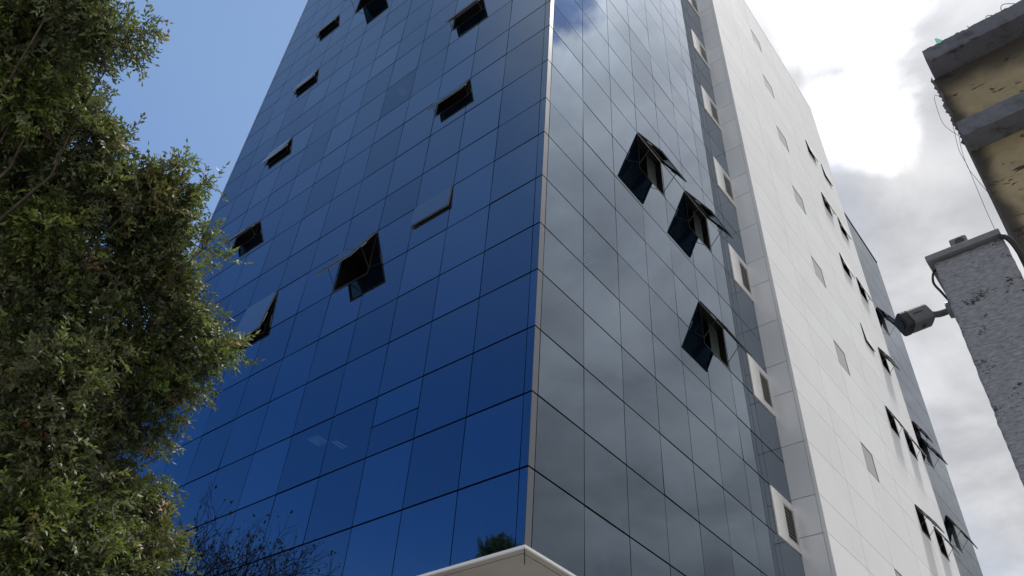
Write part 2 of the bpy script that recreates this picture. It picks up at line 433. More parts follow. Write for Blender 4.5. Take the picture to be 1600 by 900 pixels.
cells.sort(key=lambda c: -c[0])
rest = MB(); cache = {}
for i, (a, face, s0, s1, z0, z1) in enumerate(cells):
    P = FACES[face]
    if i < 300 and a > 0:
        wd, h = round(s1 - s0, 3), round(z1 - z0, 3); fk = 'L' if face == 'L' else 'R'
        if (fk, wd, h) not in cache:
            mb = MB()
            if fk == 'L': mb.box((-wd / 2, 0, -h / 2), (wd / 2, 0.022, h / 2))
            else: mb.box((-0.022, -wd / 2, -h / 2), (0, wd / 2, h / 2))
            me = mb.mesh('pane'); me.materials.append(M['glass']); cache[(fk, wd, h)] = me
        me = cache[(fk, wd, h)]
        if (face, round(s0, 4), round(z0, 4)) in lit_keys:
            me = me.copy(); me.materials.clear(); me.materials.append(M['thin_glass'])
        o = link('pane', me, tower)
        o.location = P((s0 + s1) / 2, (z0 + z1) / 2, 0)
        j = 0.0028
        o.rotation_euler = (random.gauss(0, j) if fk == 'L' else 0, random.gauss(0, j) if fk != 'L' else 0, random.gauss(0, j * 0.7))
    else:
        slab(rest, face, s0, s1, z0, z1, -0.022, 0)
tag(rest.build('glazing', M['glass'], tower), kind='stuff')
back.build('joint_backing', M['joint'], tower)

# ceiling tubes of the lit rooms
m, nt, out = material('lit_tube'); e_ = nt.node('ShaderNodeEmission', 0, {0: (0.85, 0.95, 1.0, 1), 1: 1.7}); nt.t.links.new(e_, out.inputs[0]); M['tube'] = m
for (x, y, z), ax, n_t in (((-6.43, .5, 23.79), 'y', 3), ((-6.27, .5, 10.64), 'y', 4), ((-5.48, .5, 10.28), 'y', 2), ((-.5, 2.41, 14.37), 'x', 4)):
    for i in range(n_t):
        k_ = (i - (n_t - 1) / 2) * 0.085
        a, b = ((x + k_, y - 0.16, z), (x + k_, y + 0.16, z)) if ax == 'y' else ((x - 0.16, y + k_, z), (x + 0.16, y + k_, z))
        MB().tube([a, b], 0.012, 6).build('tube_light', M['tube'], tower)

# corner strip on the grey side, end trims, roof copings
for k in range(NROW):
    z0, z1 = HR[k] + GZ + HG / 2, HR[k + 1] + GZ - HG / 2
    if seen_area([(0, 0, z0), (0, .15, z0), (0, .15, z1), (0, 0, z1)]) > 0:
        MB().box((-0.022, 0.004, z0), (0.0, CR[0] - 0.009, z1)).build('corner_panel', M['corner'], tower)
MB().box((LEFT_END, -0.006, 0), (LEFT_END + 0.05, 0.06, 38.35 + GZ)).build('edge_trim', M['trim'], tower)

# solid core behind everything (kept clear of the rooms)
core = MB()
core.box((-15.70, 1.75, 0), (-1.75, 20, 38.2 + GZ)); core.box((-1.75, 1.75, 0), (-1.7, 10.9, 38.2 + GZ))
core.box((-15.70, 0.06, 38.2 + GZ), (-0.06, 20, 38.32 + GZ)); core.box((-15.72, 0.06, 0), (-15.70, 20, 38.2 + GZ))
core.box((-8, SY + 0.04, 0), (PX - 1.7, WEND, ROOF_W - 0.02)); core.box((-6, WEND + 0.02, 0), (PX - 0.06, FEND, ROOF_F - 0.02))
core.box((PX - 1.7, SY + 0.04, ROOF_W - 0.04), (PX - 0.03, WEND, ROOF_W))
core.build('core', M['core'], tower)

# --- white wing: composite panels, flush vents, awning windows
WZ = [3.19 - 4.27 - 4.27]
while WZ[-1] < 37:
    b0 = WZ[-1]
    WZ += [b0 + 1.045, b0 + 1.045 + 1.58, b0 + 4.27]
WZ = [z for z in WZ if -7.8 < z < 37.0]
WZ = [-7.8] + WZ + [37.35]
if WZ[-1] - WZ[-2] < 0.5: WZ.pop(-2)
WY = [SY, 13.58, 16.25, 17.25, 19.30, 21.33, 22.34, 23.38, 24.40, 25.5]
WG = 0.019
bands = [3.19 + 4.27 * i for i in range(-2, 9)]
ANG = {('a', 1): 30, ('b', 1): 26, ('a', 2): 20, ('b', 2): 20, ('a', 3): 2.5, ('b', 3): 25, ('a', 4): 8, ('b', 4): 11, ('a', 5): 10, ('b', 5): 7, ('a', 6): 5, ('b', 6): 3}
wback = MB()
for k in range(len(WZ) - 1):
    z0, z1 = WZ[k], WZ[k + 1]
    fl = [i for i, b in enumerate(bands) if abs(b - z0) < 0.05]
    y = 0
    # plain bands take wide panels, the window band follows the openings
    cols = list(zip(WY[:-1], WY[1:])) if fl else [(10.90, 13.58), (13.58, 16.25), (16.25, 19.30), (19.30, 22.34), (22.34, 25.5)]
    for (ya, yb) in cols:
        lvl = fl[0] - 2 if fl else None        # 0 is the band at 3.19
        za, zb = z0 + GZ, z1 + GZ
        if fl and abs(ya - 16.25) < 0.01:
            MB().box((PX - 0.035, ya + WG, za + WG), (PX - 0.010, yb - WG, zb - WG)).build('vent_pane', M['ventglass'], tower)
            vf = MB(); t = 0.014
            for a, b in (((ya + 0.003, za + 0.003), (ya + t, zb - 0.003)), ((yb - t, za + 0.003), (yb - 0.003, zb - 0.003)), ((ya + t, za + 0.003), (yb - t, za + t)), ((ya + t, zb - t), (yb - t, zb - 0.003))):
                vf.box((PX - 0.034, a[0], a[1]), (PX + 0.002, b[0], b[1]))
            vf.build('vent_frame', M['frame'], tower)
            wback.quad((PX - 0.05, ya, za), (PX - 0.05, yb, za), (PX - 0.05, yb, zb), (PX - 0.05, ya, zb)); continue
        which = 'a' if abs(ya - 21.33) < 0.01 else 'b' if abs(ya - 23.38) < 0.01 else None
        if fl and which and (which, lvl) in ANG:
            awning('F', ya + 0.006, yb - 0.006, zb - 0.01, (zb - za) - 0.05, ANG[(which, lvl)], finish='white'); continue
        MB().box((PX - 0.03, ya + WG / 2, za + WG / 2), (PX, yb - WG / 2, zb - WG / 2)).build('cladding_panel', M['white'], tower)
        wback.quad((PX - 0.05, ya, za), (PX - 0.05, yb, za), (PX - 0.05, yb, zb), (PX - 0.05, ya, zb))
    # the silver return that faces the street
    MB().box((0.003, SY, z0 + GZ + WG / 2), (PX - 0.11, SY + 0.03, z1 + GZ - WG / 2)).build('cladding_panel', M['silver'], tower)
    MB().box((PX - 0.10, SY, z0 + GZ + 0.002), (PX - 0.032, SY + 0.03, z1 + GZ - 0.002)).build('edge_panel', M['silver'], tower)
wback.quad((0, SY + 0.045, 0), (PX - 0.05, SY + 0.045, 0), (PX - 0.05, SY + 0.045, ROOF_W), (0, SY + 0.045, ROOF_W))
wback.build('panel_backing', plain('panel_joint', (0.16, 0.16, 0.16), 0.8), tower)
MB().box((PX - 0.031, SY, 0.13), (PX + 0.003, SY + 0.006, ROOF_W)).build('edge_trim', M['fascia'], tower)
MB().box((PX - 0.3, SY, ROOF_W), (PX + 0.01, WEND, ROOF_W + 0.06)).build('coping', M['white'], tower)
MB().box((PX - 0.03, WEND - 0.004, 0.13), (PX + 0.004, WEND + 0.01, ROOF_W)).build('edge_trim', M['fascia'], tower)
MB().box((PX - 0.3, WEND + 0.012, ROOF_F - 0.05), (PX + 0.03, FEND + 0.02, ROOF_F + 0.05)).build('coping', M['frame'], tower)
MB().box((PX - 0.06, FEND, 0.13), (PX + 0.004, FEND + 0.03, ROOF_F - 0.06)).build('edge_trim', M['trim'], tower)
for ya, yb, zt, h, a in FWIN:
    awning('F', ya, yb, zt + GZ, h, a, deep=False)
    P = FACES['F']
    MB().quad((PX + 0.003, ya + 0.05, zt + GZ - h + 0.05), (PX + 0.003, yb - 0.05, zt + GZ - h + 0.05), (PX + 0.003, yb - 0.05, zt + GZ - 0.05), (PX + 0.003, ya + 0.05, zt + GZ - 0.05)).build('opening', M['joint'], tower)  # flat dark sheet stands for the shaded interior, no hole is cut

# --- entrance canopy wrapping the corner
CX, CY, CZ = 1.02, -1.24, -2.01 + GZ
so = MB()
so.box((-9.0, CY + 0.03, CZ), (CX - 0.03, -0.03, CZ + 0.05)); so.box((0.03, -0.03, CZ), (CX - 0.03, 7.0, CZ + 0.05))
canopy = so.build('canopy', M['soffit'], tower)
fa = MB(); fa.box((-9.0, CY, CZ - 0.006), (CX, CY + 0.03, CZ + 0.024)); fa.box((CX - 0.03, CY + 0.03, CZ - 0.006), (CX, 7.0, CZ + 0.024))
fa.build('fascia', M['fascia'], canopy)
sm = MB(); sm.bar((CX - 0.05, CY + 0.05, CZ - 0.001), (CX - 0.32, CY + 0.40, CZ - 0.001), 0.012, 0.004)
sm.box((-9.0, CY + 0.13, CZ - 0.002), (CX - 0.13, CY + 0.138, CZ + 0.001)); sm.box((CX - 0.138, CY + 0.13, CZ - 0.002), (CX - 0.13, 7.0, CZ + 0.001))
sm.build('seam', M['core'], canopy)

# ------------------------------------------------------------------ trees
def leaf_material(name, rough=0.52, trans=0.32):
    m, nt, out = material(name)
    a = nt.node('ShaderNodeAttribute', 0, None, attribute_name='tint')
    pr = nt.node('ShaderNodeBsdfPrincipled', 0, {'Base Color': a, 'Roughness': rough, 'Specular IOR Level': 0.65})
    tr = nt.node('ShaderNodeBsdfTranslucent', 0, {'Color': nt.mix(0.55, a, (0.26, 0.34, 0.05, 1))})
    sh = nt.node('ShaderNodeMixShader', 0, {0: trans, 1: pr, 2: tr})
    nt.t.links.new(sh, out.inputs[0]); return m

def bark_material():
    m, nt, out = material('bark')
    co = nt.node('ShaderNodeTexCoord', 3)
    mp = nt.node('ShaderNodeMapping', 0, {0: co, 3: (6, 6, 1.2)})
    n = nt.noise(mp, 4, 8, 0.65)
    bc = nt.mix(nt.step(n, 0.3, 0.7), (0.035, 0.026, 0.02, 1), (0.12, 0.095, 0.075, 1))
    principled(nt, out, Base_Color=bc, Roughness=0.9, Normal=bump(nt, n, 0.6, 0.02)); return m
M['leaf'] = leaf_material('leaf'); M['bark'] = bark_material()

def compound_template(length, pairs, ll, lw, jit=0.0):
    """pinnate leaf along +x: pairs of leaflets and one at the tip, four vertices each"""
    V = []
    def leaflet(base, dirv, up, l, w_):
        if jit:
            dirv = dirv + rng.normal(size=3) * jit; dirv /= np.linalg.norm(dirv)
            up = up + rng.normal(size=3) * jit * 1.3; up -= dirv * up.dot(dirv); up /= np.linalg.norm(up); l = l * rng.uniform(0.7, 1.2)
        side = np.cross(up, dirv); side /= np.linalg.norm(side)
        tip = base + dirv * l - up * l * 0.12
        mid = base + dirv * l * 0.45 + up * l * 0.05
        V.extend([base, mid + side * w_ / 2, tip, mid - side * w_ / 2])
    up = np.array([0, 0, 1.0])
    for i in range(pairs):
        t = (i + 1.2) / (pairs + 1); x = length * t; z = -0.30 * length * t * t
        for sg in (-1, 1):
            dv = np.array([0.55, sg * 0.82, -0.12]); dv /= np.linalg.norm(dv)
            leaflet(np.array([x, 0, z]), dv, up, ll * (1 - 0.25 * abs(t - 0.45)), lw)
    leaflet(np.array([length, 0, -0.30 * length]), np.array([0.93, 0, -0.36]), up, ll, lw)
    # the stalk as one thin strip
    V.extend([np.array([0, -0.0015, 0]), np.array([0, 0.0015, 0]), np.array([length, 0.0012, -0.30 * length]), np.array([length, -0.0012, -0.30 * length])])
    return np.array(V)

def rotmats(dirs, rolls):
    X = dirs / np.linalg.norm(dirs, axis=1, keepdims=True)
    ref = np.tile(np.array([0, 0, 1.0]), (len(X), 1)); bad = np.abs(X[:, 2]) > 0.95; ref[bad] = (1, 0, 0)
    Y = np.cross(ref, X); Y /= np.linalg.norm(Y, axis=1, keepdims=True); Zv = np.cross(X, Y)
    c, s_ = np.cos(rolls)[:, None], np.sin(rolls)[:, None]
    Y2 = c * Y + s_ * Zv; Z2 = -s_ * Y + c * Zv
    return np.stack([X, Y2, Z2], axis=2)

def leaf_mesh(name, T, pos, dirs, rolls, scale, tint, parent, mat, kind='stuff'):
    Ts = T if isinstance(T, list) else [T]
    n = len(pos); Rm = rotmats(dirs, rolls); parts, cols = [], []
    for i, t_ in enumerate(Ts):                  # several leaf shapes shared out over the crown
        sl = slice(i, n, len(Ts))
        v_ = np.einsum('nij,kj->nki', Rm[sl], t_) * scale[sl, None, None] + pos[sl, None, :]
        parts.append(v_.reshape(-1, 3)); cols.append(np.repeat(tint[sl], len(t_), axis=0))
    V = np.concatenate(parts); nq = len(V) // 4
    me = bpy.data.meshes.new(name)
    me.vertices.add(len(V)); me.vertices.foreach_set('co', V.astype(np.float32).ravel())
    me.loops.add(nq * 4); me.loops.foreach_set('vertex_index', np.arange(nq * 4, dtype=np.int32))
    me.polygons.add(nq); me.polygons.foreach_set('loop_start', np.arange(0, nq * 4, 4, dtype=np.int32))
    try: me.polygons.foreach_set('loop_total', np.full(nq, 4, dtype=np.int32))
    except Exception: pass
    ca = me.color_attributes.new('tint', 'FLOAT_COLOR', 'POINT')
    cc = np.concatenate(cols); cc = np.concatenate([cc, np.ones((len(cc), 1))], 1)
    ca.data.foreach_set('color', cc.astype(np.float32).ravel())
    me.update(); me.validate(); me.materials.append(mat)
    o = link(name, me, parent)
    if kind: o['kind'] = kind
    return o

def curved(p, q, sag, n=6, wob=0.05):
    p, q = Vector(p), Vector(q); out = []
    for i in range(n + 1):
        t = i / n; b = p.lerp(q, t) + Vector((0, 0, sag * math.sin(math.pi * t)))
        if 0 < i < n: b += Vector((random.gauss(0, wob), random.gauss(0, wob), random.gauss(0, wob)))
        out.append(b)
    return out

def broadleaf(name, label, base, fork, clumps, density, pal, T, trunk_r, spray=1.0, cat='tree', lscale=1.0, droop=0.35):
    root = empty(name, base); tag(root, label, cat)
    off = Vector(base)
    tk = MB(); pts = curved(off, fork, 0, 8, 0.06); tk.tube([p - off for p in pts], [trunk_r * (1 - 0.45 * i / 8) for i in range(9)], 10)
    tr = tk.build('trunk', M['bark'], root, True)
    P_, D_, Tn = [], [], []
    lm = MB(); tw = MB()
    for (x, y, z, rr) in clumps:
        c = np.array([x, y, z])
        path = curved(fork, c, 0.15 * rr, 7, 0.07)
        lm.tube([p - off for p in path], [max(0.008, trunk_r * 0.13 * (1 - 0.9 * i / 7)) for i in range(8)], 6)
        nt_ = max(8, int(density * (4 * math.pi * rr ** 2) ** 1.0))
        u = rng.normal(size=(nt_, 3)); u /= np.linalg.norm(u, axis=1, keepdims=True)
        hue = rng.choice(len(pal), p=[p_[0] for p_ in pal]); hcol = np.array(pal[hue][1])
        for v in u:
            rad = rr * rng.uniform(0.35, 1.0) ** 0.6
            v = v * np.array([1, 1, 0.85])
            p0 = c + v * max(0.03, rad - 0.36 * spray)
            dirv = v * 0.8 + rng.normal(size=3) * 0.45 + np.array([0, 0, 0.10]); dirv /= np.linalg.norm(dirv)
            tl = rng.uniform(0.16, 0.36) * spray
            nl = rng.integers(5, 9)
            q0 = None; jit = rng.random()
            thue = np.array(pal[rng.choice(len(pal), p=[p_[0] for p_ in pal])][1]) if jit < 0.35 else hcol
            tips = []
            for i in range(nl):
                t = (i + 0.6) / nl
                pp = p0 + dirv * tl * t + np.array([0, 0, -0.10 * tl * t * t])
                perp = rng.normal(size=3); perp -= dirv * perp.dot(dirv); perp /= np.linalg.norm(perp)
                ld = dirv * 0.55 + perp * 0.9 + np.array([0, 0, -droop * 0.5]);
                if i == nl - 1 and rng.random() < 0.05: thue = np.array((0.19, 0.085, 0.045))
                P_.append(pp); D_.append(ld); Tn.append(thue * (0.35 + 1.6 * rng.random() ** 2.0) * (0.9 + 0.2 * rng.random(3)))
            if rng.random() < 0.5:
                e = p0 + dirv * tl
                tw.tube([Vector(c + (p0 - c) * 0.35) - off, Vector(p0) - off, Vector(e) - off], [0.009, 0.006, 0.002], 3, False)
    lm.build('limb', M['bark'], root, True); tw.build('twig', M['bark'], root)['kind'] = 'stuff'
    P_, D_, Tn = np.array(P_) - np.array(base), np.array(D_), np.clip(np.array(Tn), 0.004, 0.6)
    n = len(P_)
    leaf_mesh('crown', T, P_, D_, rng.uniform(-1.7, 1.7, n), rng.uniform(0.7, 1.2, n) * lscale, Tn, root, M['leaf'])
    return root, n

GREENS = [(0.40, (0.100, 0.122, 0.058)), (0.28, (0.140, 0.152, 0.078)), (0.20, (0.125, 0.170, 0.038)), (0.12, (0.185, 0.165, 0.060)), (0.0, (0.15, 0.070, 0.035))]
PINN = [compound_template(0.12 + 0.02 * (i % 3), 3 + i % 3, 0.055, 0.022, 0.42) for i in range(9)]
CLUMPS = [(1.82,-8.41,7.68,0.62),(1.68,-8.06,7.42,0.40),(1.19,-8.17,7.66,0.62),(1.69,-7.80,7.67,0.20),(1.17,-8.09,6.92,0.62),(0.97,-7.82,7.41,0.42),
  (1.10,-7.49,7.07,0.42),(0.59,-7.70,6.83,0.70),(0.87,-7.22,6.76,0.62),(1.09,-6.93,6.93,0.42),(1.19,-6.72,7.12,0.28),(0.78,-6.71,6.81,0.58),
  (0.78,-7.38,6.20,0.62),(1.01,-6.54,6.86,0.28),(0.53,-6.49,6.43,0.70),(0.73,-6.26,6.58,0.34),(1.11,-6.25,6.71,0.14),(0.54,-6.89,5.90,0.70),
  (0.74,-6.00,6.13,0.46),(0.81,-5.67,6.03,0.28),(0.44,-6.17,5.79,0.68),(0.37,-5.72,5.80,0.42),(0.62,-6.72,5.18,0.72),(0.36,-7.11,5.49,0.75),
  (0.26,-6.07,5.23,0.50),(0.23,-5.73,5.37,0.26),(0.42,-6.54,4.69,0.72),(0.18,-5.92,4.72,0.55),(0.12,-5.50,4.74,0.40),(0.28,-5.32,4.37,0.36),
  (0.37,-6.01,4.18,0.75),(0.31,-5.49,4.08,0.55),(0.51,-6.45,4.07,0.70),(0.40,-6.07,3.71,0.80),(0.38,-5.52,3.66,0.60),(0.92,-8.67,7.25,0.90),
  (0.06,-8.07,6.51,1.00),(-0.16,-7.51,5.73,0.90),(-0.13,-7.02,4.75,0.90),(-0.02,-6.61,3.94,0.90),(1.05,-8.50,7.66,0.70),(-0.73,-6.93,6.93,0.75),
  (-0.13,-7.88,7.86,0.70),(-0.85,-5.93,5.49,0.65),(-0.95,-6.60,5.66,0.80),(-0.43,-8.93,6.85,1.20),(-1.05,-7.90,5.41,1.20),(0.73,-9.73,8.07,1.20),
  (-0.95,-7.07,4.03,1.10),(1.35,-9.01,8.18,1.00)]
_, nl1 = broadleaf('leafy_tree', 'dense dark green pinnate-leaved tree filling the side beside the blue glass', (-0.9, -7.9, 0.0), (-0.6, -7.5, 3.4), [(x, y, z, r * (0.90 if r > 0.35 else 1.0)) for x, y, z, r in CLUMPS], 34, GREENS, PINN, 0.24)

DARK = [(0.6, (0.030, 0.048, 0.018)), (0.4, (0.045, 0.060, 0.022))]
CON = compound_template(0.34, 7, 0.10, 0.034)
cl2 = [(-9.5, -10.4, 12.6, 0.75), (-9.9, -10.1, 11.6, 0.9), (-8.85, -10.9, 12.1, 0.9), (-9.0, -10.9, 11.0, 1.2), (-9.6, -10.5, 9.2, 1.6), (-10.6, -9.6, 9.6, 1.0), (-8.5, -11.4, 9.4, 1.2), (-8.0, -12.0, 11.4, 0.9)]
broadleaf('leafy_tree', 'dark bushy tree mirrored in the blue glass just above the entrance canopy', (-9.4, -10.5, 0.0), (-9.4, -10.5, 7.5), cl2, 9, DARK, CON, 0.22, 1.5)

def bare_tree(name, label, base, top, spread, seed, cat='tree'):
    rd = random.Random(seed); root = empty(name, base); tag(root, label, cat)
    tk = MB(); br = MB(); tips = []
    fork = Vector((0.1, 0.0, top * 0.52))
    tk.tube(curved((0, 0, 0), fork, 0, 8, 0.05), [0.20 * (1 - 0.04 * i) for i in range(9)], 10)
    def grow(p, dv, ln, rad, depth):
        n = 3; pts = [p]
        for i in range(n):
            dv = (dv + Vector((rd.gauss(0, .16), rd.gauss(0, .16), rd.gauss(0.05, .12)))).normalized()
            pts.append(pts[-1] + dv * ln / n)
        br.tube(pts, [rad * (1 - 0.45 * i / n) for i in range(n + 1)], 3 if depth > 2 else 6, False)
        if depth >= 6: tips.append((pts[-1], dv)); return
        for k in range(rd.choice((2, 3, 3)) if depth < 5 else 3):
            ax = Vector((rd.gauss(0, 1), rd.gauss(0, 1), rd.gauss(0, 0.6)))
            nd = (dv + ax.normalized() * rd.uniform(0.45, 0.95)).normalized()
            grow(pts[-1] if k else pts[-2], nd, ln * rd.uniform(0.62, 0.86), max(rad * 0.62, 0.007), depth + 1)
    for k in range(17):
        a = 2 * math.pi * k / 17 + rd.uniform(-.3, .3)
        grow(fork, Vector((math.cos(a) * spread, math.sin(a) * spread, rd.uniform(0.5, 1.1))).normalized(), top * 0.155, 0.075, 1)
    tk.build('trunk', M['bark'], root, True); br.build('branches', M['bark'], root)['kind'] = 'stuff'
    lp = [(p + Vector((rd.gauss(0, .05), rd.gauss(0, .05), rd.gauss(0, .05))), d_) for p, d_ in tips if rd.random() < 0.6]
    leafT = np.array([(0, 0, 0), (0.05, 0.028, 0), (0.115, 0, -0.02), (0.05, -0.028, 0)])
    n = len(lp)
    leaf_mesh('leaves', leafT, np.array([tuple(p) for p, _ in lp]), np.array([tuple(d_) for _, d_ in lp]), rng.uniform(-1, 1, n), rng.uniform(.8, 1.5, n),
              np.tile((0.05, 0.05, 0.022), (n, 1)), root, M['leaf'])
    return root
bare_tree('bare_tree', 'thinly leaved tree whose bare branches mirror in the lowest blue panes', (-15.3, -3.9, 0), 13.0, 1.0, 5)

# ------------------------------------------------------------------ old building on the right
def weathered(name, paint, under, mold, peel=0.5, stain=False):
    m, nt, out = material(name)
    co = nt.node('ShaderNodeTexCoord', 3)
    big = nt.noise(co, 1.6, 8, 0.62, 0.3); fine = nt.noise(co, 14, 8, 0.65); pitn = nt.noise(nt.vmath('ADD', co, (4.2, 9.1, 3.3)), 4.6, 9, 0.66, 0.5)
    mpd = nt.node('ShaderNodeMapping', 0, {0: co, 3: (1.0, 1.0, 2.6)})
    peeln = nt.noise(mpd, 4.4, 10, 0.62, 0.7)
    base = nt.mix(nt.step(big, 0.3, 0.7), tuple(c * 0.78 for c in paint) + (1,), tuple(paint) + (1,))
    base = nt.mix(nt.math('MULTIPLY', nt.step(fine, 0.45, 0.75), 0.35), base, tuple(c * 0.55 for c in paint) + (1,))
    pl = nt.step(peeln, 0.622 - 0.05 * peel, 0.637 - 0.05 * peel)
    base = nt.mix(pl, base, tuple(under) + (1,))
    md = nt.math('MULTIPLY', nt.step(pitn, 0.48, 0.72), mold)
    if stain:                                    # black mould: runs from the leaking slab and along the exposed arris
        sx = nt.node('ShaderNodeSeparateXYZ', None, {0: co}); wob = nt.math('MULTIPLY', nt.math('SUBTRACT', big, 0.5), 0.9)
        top = nt.step(nt.math('ADD', sx.outputs[2], nt.math('MULTIPLY', wob, 0.6)), 7.98, 8.32)
        arr = nt.step(nt.math('ADD', sx.outputs[0], nt.math('MULTIPLY', wob, 0.3)), 0.17, 0.03)
        md = nt.math('MAXIMUM', md, nt.math('MULTIPLY', nt.math('MAXIMUM', top, arr), 0.88))
    base = nt.mix(md, base, (0.022, 0.02, 0.02, 1))
    hgt = nt.math('SUBTRACT', nt.math('MULTIPLY', fine, 0.35), pl)
    principled(nt, out, Base_Color=base, Roughness=0.92, Normal=bump(nt, hgt, 0.6, 0.012)); return m
M['yellow'] = weathered('peeling_ochre_plaster', (0.38, 0.305, 0.175), (0.07, 0.035, 0.022), 0.25, stain=True)
M['slab'] = weathered('weathered_concrete', (0.155, 0.158, 0.18), (0.07, 0.07, 0.08), 0.9, -0.6)

def rough_cement(name):
    m, nt, out = material(name)
    co = nt.node('ShaderNodeTexCoord', 3)
    mp = nt.node('ShaderNodeMapping', 0, {0: co, 3: (30, 30, 95)})
    trow = nt.noise(mp, 1.3, 8, 0.62, 0.4)
    mp2 = nt.node('ShaderNodeMapping', 0, {0: co, 3: (85, 85, 150)})
    pit = nt.noise(mp2, 1.0, 8, 0.60, 0.8); area = nt.noise(co, 14.0, 4, 0.55)
    pits = nt.step(nt.math('ADD', pit, nt.math('MULTIPLY', nt.math('SUBTRACT', area, 0.5), 0.95)), 0.66, 0.73)
    base = nt.mix(nt.step(trow, 0.3, 0.72), (0.17, 0.172, 0.185, 1), (0.32, 0.322, 0.345, 1))
    base = nt.mix(pits, base, (0.03, 0.03, 0.035, 1))
    h = nt.math('SUBTRACT', nt.math('MULTIPLY', trow, 0.5), nt.math('MULTIPLY', pits, 0.8))
    principled(nt, out, Base_Color=base, Roughness=0.9, Normal=bump(nt, h, 1.0, 0.006)); return m
M['cement'] = rough_cement('rough_cement')

def ragged_box(a, b, n=(40, 4, 6), amp=0.008, chips=0.0, seed=3):
    """a box cut into cells whose skin is uneven, with broken arrises"""
    rd = np.random.default_rng(seed); mb = MB(); a = np.array(a, float); b = np.array(b, float); idx = {}
    def vert(i, j, k):
        key = (i, j, k)
        if key not in idx:
            f = np.array([i / n[0], j / n[1], k / n[2]]); p = a + (b - a) * f
            edge = sum(1 for q_, m_ in zip(key, n) if q_ in (0, m_))
            p = p + rd.normal(size=3) * amp
            if edge >= 2 and rd.random() < chips: p = p + (0.5 * (a + b) - p) / np.linalg.norm(0.5 * (a + b) - p) * rd.uniform(0, 0.012) + rd.normal(size=3) * 0.005
            idx[key] = len(mb.v); mb.v.append(tuple(p))
        return idx[key]
    def face(fn, n1, n2, flip):
        for i in range(n1):
            for j in range(n2):
                f = [vert(*fn(i, j)), vert(*fn(i + 1, j)), vert(*fn(i + 1, j + 1)), vert(*fn(i, j + 1))]
                mb.f.append(tuple(f[::-1] if flip else f))
    X, Y, Zn = n
    face(lambda i, j: (i, j, 0), X, Y, True); face(lambda i, j: (i, j, Zn), X, Y, False)
    face(lambda i, j: (i, 0, j), X, Zn, False); face(lambda i, j: (i, Y, j), X, Zn, True)
    face(lambda i, j: (0, i, j), Y, Zn, True); face(lambda i, j: (X, i, j), Y, Zn, False)
    return mb

old = empty('old_house', (6.95, -3.0, 0)); OO = Vector((6.95, -3.0, 0))
tag(old, 'derelict house with peeling ochre plaster and stained concrete ledges', 'building')
def ob(mb): mb.v = [tuple(Vector(v) - OO) for v in mb.v]; return mb
ob(ragged_box((6.955, -2.78, 0.0), (13.0, 5.0, 8.42), (60, 30, 110), 0.002, 0.0, 1)).build('wall', M['yellow'], old)
ob(ragged_box((6.972, -3.00, 8.425), (13.2, 5.1, 8.612), (240, 60, 5), 0.0022, 0.22, 2)).build('roof_slab', M['slab'], old)
ob(ragged_box((6.955, -3.00, 7.325), (13.1, -2.785, 7.512), (240, 4, 5), 0.0022, 0.15, 4)).build('ledge', M['slab'], old)
cr = MB(); rd = random.Random(9)
for i in range(16):                              # crumbs of broken render along the outer arris
    z = 8.42 - 0.02 - i * 0.062 + rd.gauss(0, .012); s_ = rd.uniform(0.010, 0.024); x = 6.952 - rd.uniform(0.0, 0.016)
    p = [Vector((x - s_, -2.80, z)), Vector((x + s_, -2.84, z + s_)), Vector((x + s_, -2.78, z - s_)), Vector((x + s_ * 0.2, -2.74, z + s_ * 0.7))]
    n = len(cr.v); cr.v += [tuple(q_ - OO) for q_ in p]; cr.f += [(n, n + 1, n + 2), (n, n + 2, n + 3), (n, n + 3, n + 1), (n + 1, n + 3, n + 2)]
cr.build('broken_render', M['slab'], old)['kind'] = 'stuff'

m, nt, out = material('green_bottle_glass')
principled(nt, out, Base_Color=(0.30, 0.72, 0.58, 1), Roughness=0.06, Transmission_Weight=0.75, IOR=1.5); M['shard'] = m
sh = MB(); prof = [(0.0, 0.0), (0.066, 0.0), (0.055, 0.022), (0.016, 0.098), (0.0, 0.088)]
for yy in (0.0, 0.012): sh.v += [(x, yy, z) for x, z in prof]
k = len(prof); sh.f = [tuple(range(k)), tuple(range(k, 2 * k))[::-1]] + [(i, i + k, (i + 1) % k + k, (i + 1) % k) for i in range(k)]
o = sh.build('glass_shard', M['shard']); o.location = (7.108, -2.99, 8.606)
tag(o, 'jagged green bottle-glass shard set on top of the ochre house roof slab', 'glass shard')
M['rust'] = plain('rusty_wire', (0.10, 0.075, 0.06), 0.8, 0.3, 0.3, 30)
for (x, rr, lab) in ((7.73, 0.055, 'larger rusty wire loop on the roof slab nearest the frame edge'), (7.575, 0.034, 'small rusty wire loop midway along the ochre house roof slab')):
    pts = [(rr * math.cos(t), 0.3 * rr * math.sin(2 * t), rr * 0.8 + rr * math.sin(t)) for t in np.linspace(-0.9, 4.6, 16)]
    o = MB().tube(pts, 0.0035, 5).build('wire_loop', M['rust'], None, True); o.location = (x, -2.97, 8.607)
    tag(o, lab, 'wire')
o = MB().tube([(0, 0, -0.01), (0.003, 0, 0.03), (-0.004, 0.002, 0.055)], 0.0035, 5).build('wire_stub', M['rust'], None, True); o.location = (7.39, -2.98, 8.608)
tag(o, 'short upright wire stub on the ochre house roof slab', 'wire')

